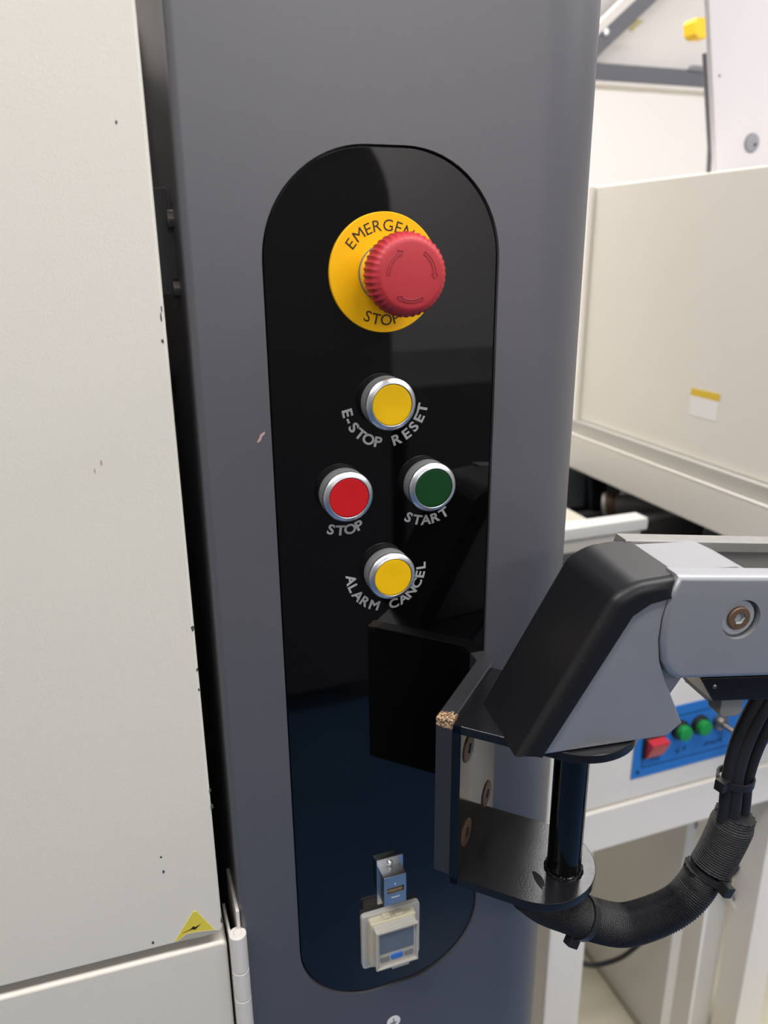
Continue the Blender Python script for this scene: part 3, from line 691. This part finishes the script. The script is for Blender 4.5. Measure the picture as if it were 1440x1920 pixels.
# conveyor rail and dark works under the hood
rl = thing('conveyor_rail', 'bright white conveyor rail running towards the beige hood', 'rail', (450, 410, -370))
p0, p1 = on_y((1060, 997), 400), on_y((1217, 974), 400)
MB().box(150, p1.x, 400, 428, p0.z-14, p0.z+3, 3).build('rail_bar', M_RAILW, rl)
MB().box(150, p1.x-8, 404, 424, p0.z-32, p0.z-15, 1).build('rail_foot', M_BEIGEG, rl)
MB().box(330, 345, 404, 424, -430, p0.z-31).build('support_leg', M_BEIGEG, rl); MB().box(460, 475, 404, 424, -430, p0.z-31).build('support_leg', M_BEIGEG, rl)
dk = thing('side_table', 'beige table edge behind the white conveyor rail', 'table', (330, 700, -345))
MB().box(160, 466, 440, 1000, -358, -345, 2).build('table_top', mat('table_beige', 'bdb7a6', .5), dk)
MB().box(200, 240, 940, 980, ZF, -358).build('leg', M_WHITEM, dk); MB().box(200, 240, 480, 520, ZF, -358).build('leg', M_WHITEM, dk)
wk = thing('slate_sheet', 'slate grey sheet standing below the far end of the beige hood', 'sheet', (590, 745, -430))
MB().box(460, 720, 745, 760, -430, -350, 1).build('rear_sheet', mat('slate_grey', '737a7e', .5, var=.15, vscale=5), wk)
gb = thing('gearbox', 'black gearbox block under the beige hood', 'gearbox', (950, 700, -430))
MB().box(820, 1140, 560, 890, -430, -352, 2).build('gear_case', M_DARK, gb)
MB().box(820, 1140, 440, 540, -430, -360, 2).build('guide_block', M_DARK, gb)
up_ = thing('dark_post', 'short black upright post behind the steel roller', 'post', (654, 728, -430))
MB().box(640, 668, 715, 740, -430, -352, 1).build('post_bar', M_DARK, up_)
def rod(name, q0, q1, y0, y1, r, m, label):
    a, b = on_y(q0, y0), on_y(q1, y1)
    return tag(MB().tube([a, a+(b-a)*.5, b], r, n=20).build(name, m), label, 'roller')
rl1 = thing('drive_roller', 'dirty steel roller with pale end flange under the hood', 'roller', tuple(on_y((1180, 960), 640)))
a, b = on_y((1140, 946), 640), on_y((1275, 940), 560)
MB().tube([a, b], 16, n=24).build('roller_body', M_STEEL, rl1)
MB().tube([a-(b-a).normalized()*6, a], 20, n=24).build('end_flange', mat('pale_flange', 'b9b5b0', .5, metal=.2, var=.2, vscale=60), rl1)
MB().tube([a, a+(b-a).normalized()*14], 20, n=24).build('rusty_collar', M_RUST, rl1)
rod('guide_rod', (1160, 985), (1300, 953), 560, 500, 7, M_STEEL, 'thin grey guide rod under the beige hood')
pu = thing('pulley', 'dark pulley wheel with pale rim under the beige hood', 'pulley', tuple(on_y((1355, 1000), 520)))
c = on_y((1352, 1003), 520)
MB().lathe([(24, 0), (27, 2), (27, 12), (24, 14)], c, (-.6, -.8, 0), n=36).build('wheel', M_STEEL, pu)

# ================================================================== beige hood
hd_ = thing('machine_hood', 'large beige painted machine hood behind the grey pillar', 'hood', (900, 480, -346))
HXf = 607
MB().box(HXf, 1300, 150, 729, -266, 99, 3).build('side_cover', M_BEIGE, hd_)
MB().box(HXf-5, HXf+8, 722, 735, -266, 100, 2).build('edge_strip', M_BEIGE, hd_)
MB().box(HXf-9, 1300, 140, 735, -293, -266, 1.5).build('ledge', M_BEIGEG, hd_)
MB().box(590, 1300, 140, 735, -346, -289, 3).build('lower_beam', M_BEIGE, hd_)
MB().box(590, 594, 140, 735, -290, -286, 1).build('edge_lip', M_BEIGE, hd_)
MB().box(1150, 1290, 200, 700, ZF, -346, 3).build('pedestal', M_WHITEM, hd_)
pa, pb2, pc = on_x((1297, 727), HXf), on_x((1350, 741), HXf), on_x((1296, 778), HXf)
z0, z1 = pc.z, pa.z; zy = z1-(z1-z0)*.27
ws = thing('warning_label', 'small white label with a yellow band on the beige hood', 'label', (HXf, pa.y, z0))
MB().box(HXf-.4, HXf, pb2.y, pa.y, z0, zy).build('white_field', M_STWH, ws)
MB().box(HXf-.5, HXf, pb2.y, pa.y, zy, z1).build('yellow_band', M_STYE, ws)

# ================================================================== raised lid, overhead frame and rear canopy
def poly_slab(name, pxs, y, t, m, parent, ):
    return MB().prism([(v.x, v.z) for v in (on_y(q, y) for q in pxs)], XZ, y, y+t, r0=1.5, seg=2).build(name, m, parent)
ld = thing('raised_lid', 'pale lilac white raised lid standing on the beige hood', 'lid', (760, 570, 100))
q = on_y((1346, 318), 560)
MB().prism([(q.x, 99.5), (1000, 99.5), (1000, 420), (on_y((1310, -95), 560).x, 420)], XZ, 560, 568, r0=2, seg=3).build('lid_sheet', M_LIDP, ld)
c = on_y((1409, 268), 560)
MB().lathe([(12.5, -1), (12.5, 1.5), (11, 3), (.5, 3.4)], (c.x, 560, c.z), n=32).build('rubber_plug', M_PLUG, ld)
c2 = on_y((1416, 271), 556); MB().lathe([(1.8, 0), (1.5, 1)], c2, n=10).build('plug_hole', M_DKSLOT, ld)
c = on_y((1349, 142), 560); MB().lathe([(2, -.5), (1.6, 1)], (c.x, 560, c.z), n=12).build('rivet', M_PLUG, ld)
gs = thing('lid_strut', 'thin dark strut along the edge of the raised lid', 'strut', (660, 640, 99))
a, b = on_y((1331, 277), 640), on_y((1321, 100), 640)
MB().tube([Vector((a.x+4, 640, 99)), a, b], 3.5, n=12).build('rod', M_BEAM, gs)
YB = 1150
of = thing('overhead_frame', 'grey painted steel frame with slanting brace behind the hood', 'frame', (1000, YB, ZF))
p = on_y((1122, 117), YB); p2 = on_y((1120, 152), YB)
MB().box(700, 1900, YB, YB+40, p2.z, p.z, 2).build('cross_beam', M_BEAM, of)
MB().box(700, 1900, YB-6, YB+46, p2.z-7, p2.z, 1).build('beam_flange', M_CANOPY, of)
MB().box(1850, 1900, YB, YB+40, ZF, p2.z-7, 2).build('post', M_BEAM, of); MB().box(700, 740, YB, YB+40, ZF, p2.z-7, 2).build('post', M_BEAM, of)
def strip(pts, y, t, m, name, par): return MB().prism([(v.x, v.z) for v in (on_y(q, y) for q in pts)], XZ, y, y+t).build(name, m, par)
strip([(1000, 222), (1000, 180), (1191, 0), (1290, -95), (1333, -95), (1232, 0)], YB-20, 30, M_BEAM, 'slanting_brace', of)
strip([(1000, 180), (1000, 165), (1166, 0), (1262, -95), (1290, -95), (1191, 0)], YB-22, 16, M_CANOPY, 'brace_lit_side', of)  # off-white strip paints the bright, lit side of the brace
c = on_y((1135, 60), YB-21); MB().lathe([(7, 0), (7, 3), (5, 4.5)], c, n=16).build('bolt', M_SILVER, of)
cn = thing('canopy_sheet', 'off white streaked canopy sheet above the grey cross beam', 'sheet', (1300, YB+60, 360))
MB().box(720, 1900, YB+42, YB+50, p2.z+2, 900).build('sheet', M_CANOPY, cn)
strip([(1178, 55), (1186, 58), (1209, 38), (1194, 37)], YB-24, 3, M_OLIVE, 'tag', of)
strip([(1290, 131), (1298, 122), (1322, 124), (1322, 134)], YB-4, 6, M_PLUG, 'beam_joint', of)
yb_ = thing('yellow_block', 'small yellow plastic block behind the edge of the raised lid', 'block', tuple(on_y((1312, 70), 900)))
strip([(1303, 40), (1307, 33), (1330, 33), (1330, 70), (1310, 70), (1304, 62)], 900, 30, M_YBEAC, 'block_body', yb_)
MB().tube([on_y((1316, 60), 915), on_y((1330, 60), 915)+Vector((700, 0, 0))], 5, n=8).build('stalk', M_BEAM, yb_)

# ================================================================== loose wires below the cabinet
def wire(pts, r, m, label):
    return tag(MB().tube(smoothpath(pts, 8), r, n=10).build('floor_wire', m), label, 'wire')
wire([on_y((1060, 1790), 400), on_y((1092, 1806), 400), on_y((1120, 1809), 390), on_y((1165, 1795), 370), on_y((1205, 1765), 355), on_y((1260, 1725), 350)], 4, M_RUBBER, 'black wire sagging between the cabinet legs')
wire([on_y((1352, 1545), 346), on_y((1335, 1540), 346), on_y((1325, 1549), 346), on_y((1314, 1544), 346), on_y((1313, 1552), 346), on_y((1328, 1561), 346), on_y((1350, 1572), 346)], 3.2, M_RUBBER, 'short looped black wire under the cabinet rail')
wire([on_y((1400, 1600), 344), on_y((1378, 1635), 344), on_y((1359, 1655), 344), on_y((1366, 1675), 344), on_y((1378, 1690), 344), on_y((1392, 1700), 344)], 3.0, M_RUBBER, 'black wire beside the inner face of the cabinet leg')
wire([on_y((1390, 1590), 338), on_y((1362, 1640), 338), on_y((1362, 1660), 338), on_y((1372, 1690), 338), on_y((1380, 1710), 338)], 1.7, M_STWH, 'thin white wire beside the inner face of the cabinet leg')
wire([(590, 330, ZF+2), (590, 700, ZF+2)], 2.0, mat('floor_joint', '9a937c', .8), 'thin straight floor joint strip under the white cabinet')

# ================================================================== unseen dark blocks added to darken the reflection in the gloss panel
am = thing('person_stand_in', 'added dark block standing in for a person mirrored in the gloss panel', 'machine', (-200, -1900, ZF))  # added block takes the place of the person mirrored in the panel
MB().prism(fillet([(-1400, ZF+80), (560, ZF+80), (560, 330), (-1400, 330)], {2: 240}, 12), XZ, -1500, -2200, r0=6, seg=3).build('stand_in_body', M_AISLE, am)
for x in (-1300, 440): MB().box(x, x+80, -2150, -1560, ZF, ZF+82).build('foot', M_DARKPL, am)
am2 = thing('reflection_block', 'low dark block added across the aisle for the gloss panel reflection', 'bench', (1000, -1900, ZF))  # lower block added for the darker right part of the reflection
MB().box(600, 1700, -2200, -1500, ZF+80, -330, 5).build('low_block_body', M_AISLE, am2)
for x in (640, 1580): MB().box(x, x+80, -2150, -1560, ZF, ZF+82).build('foot', M_DARKPL, am2)
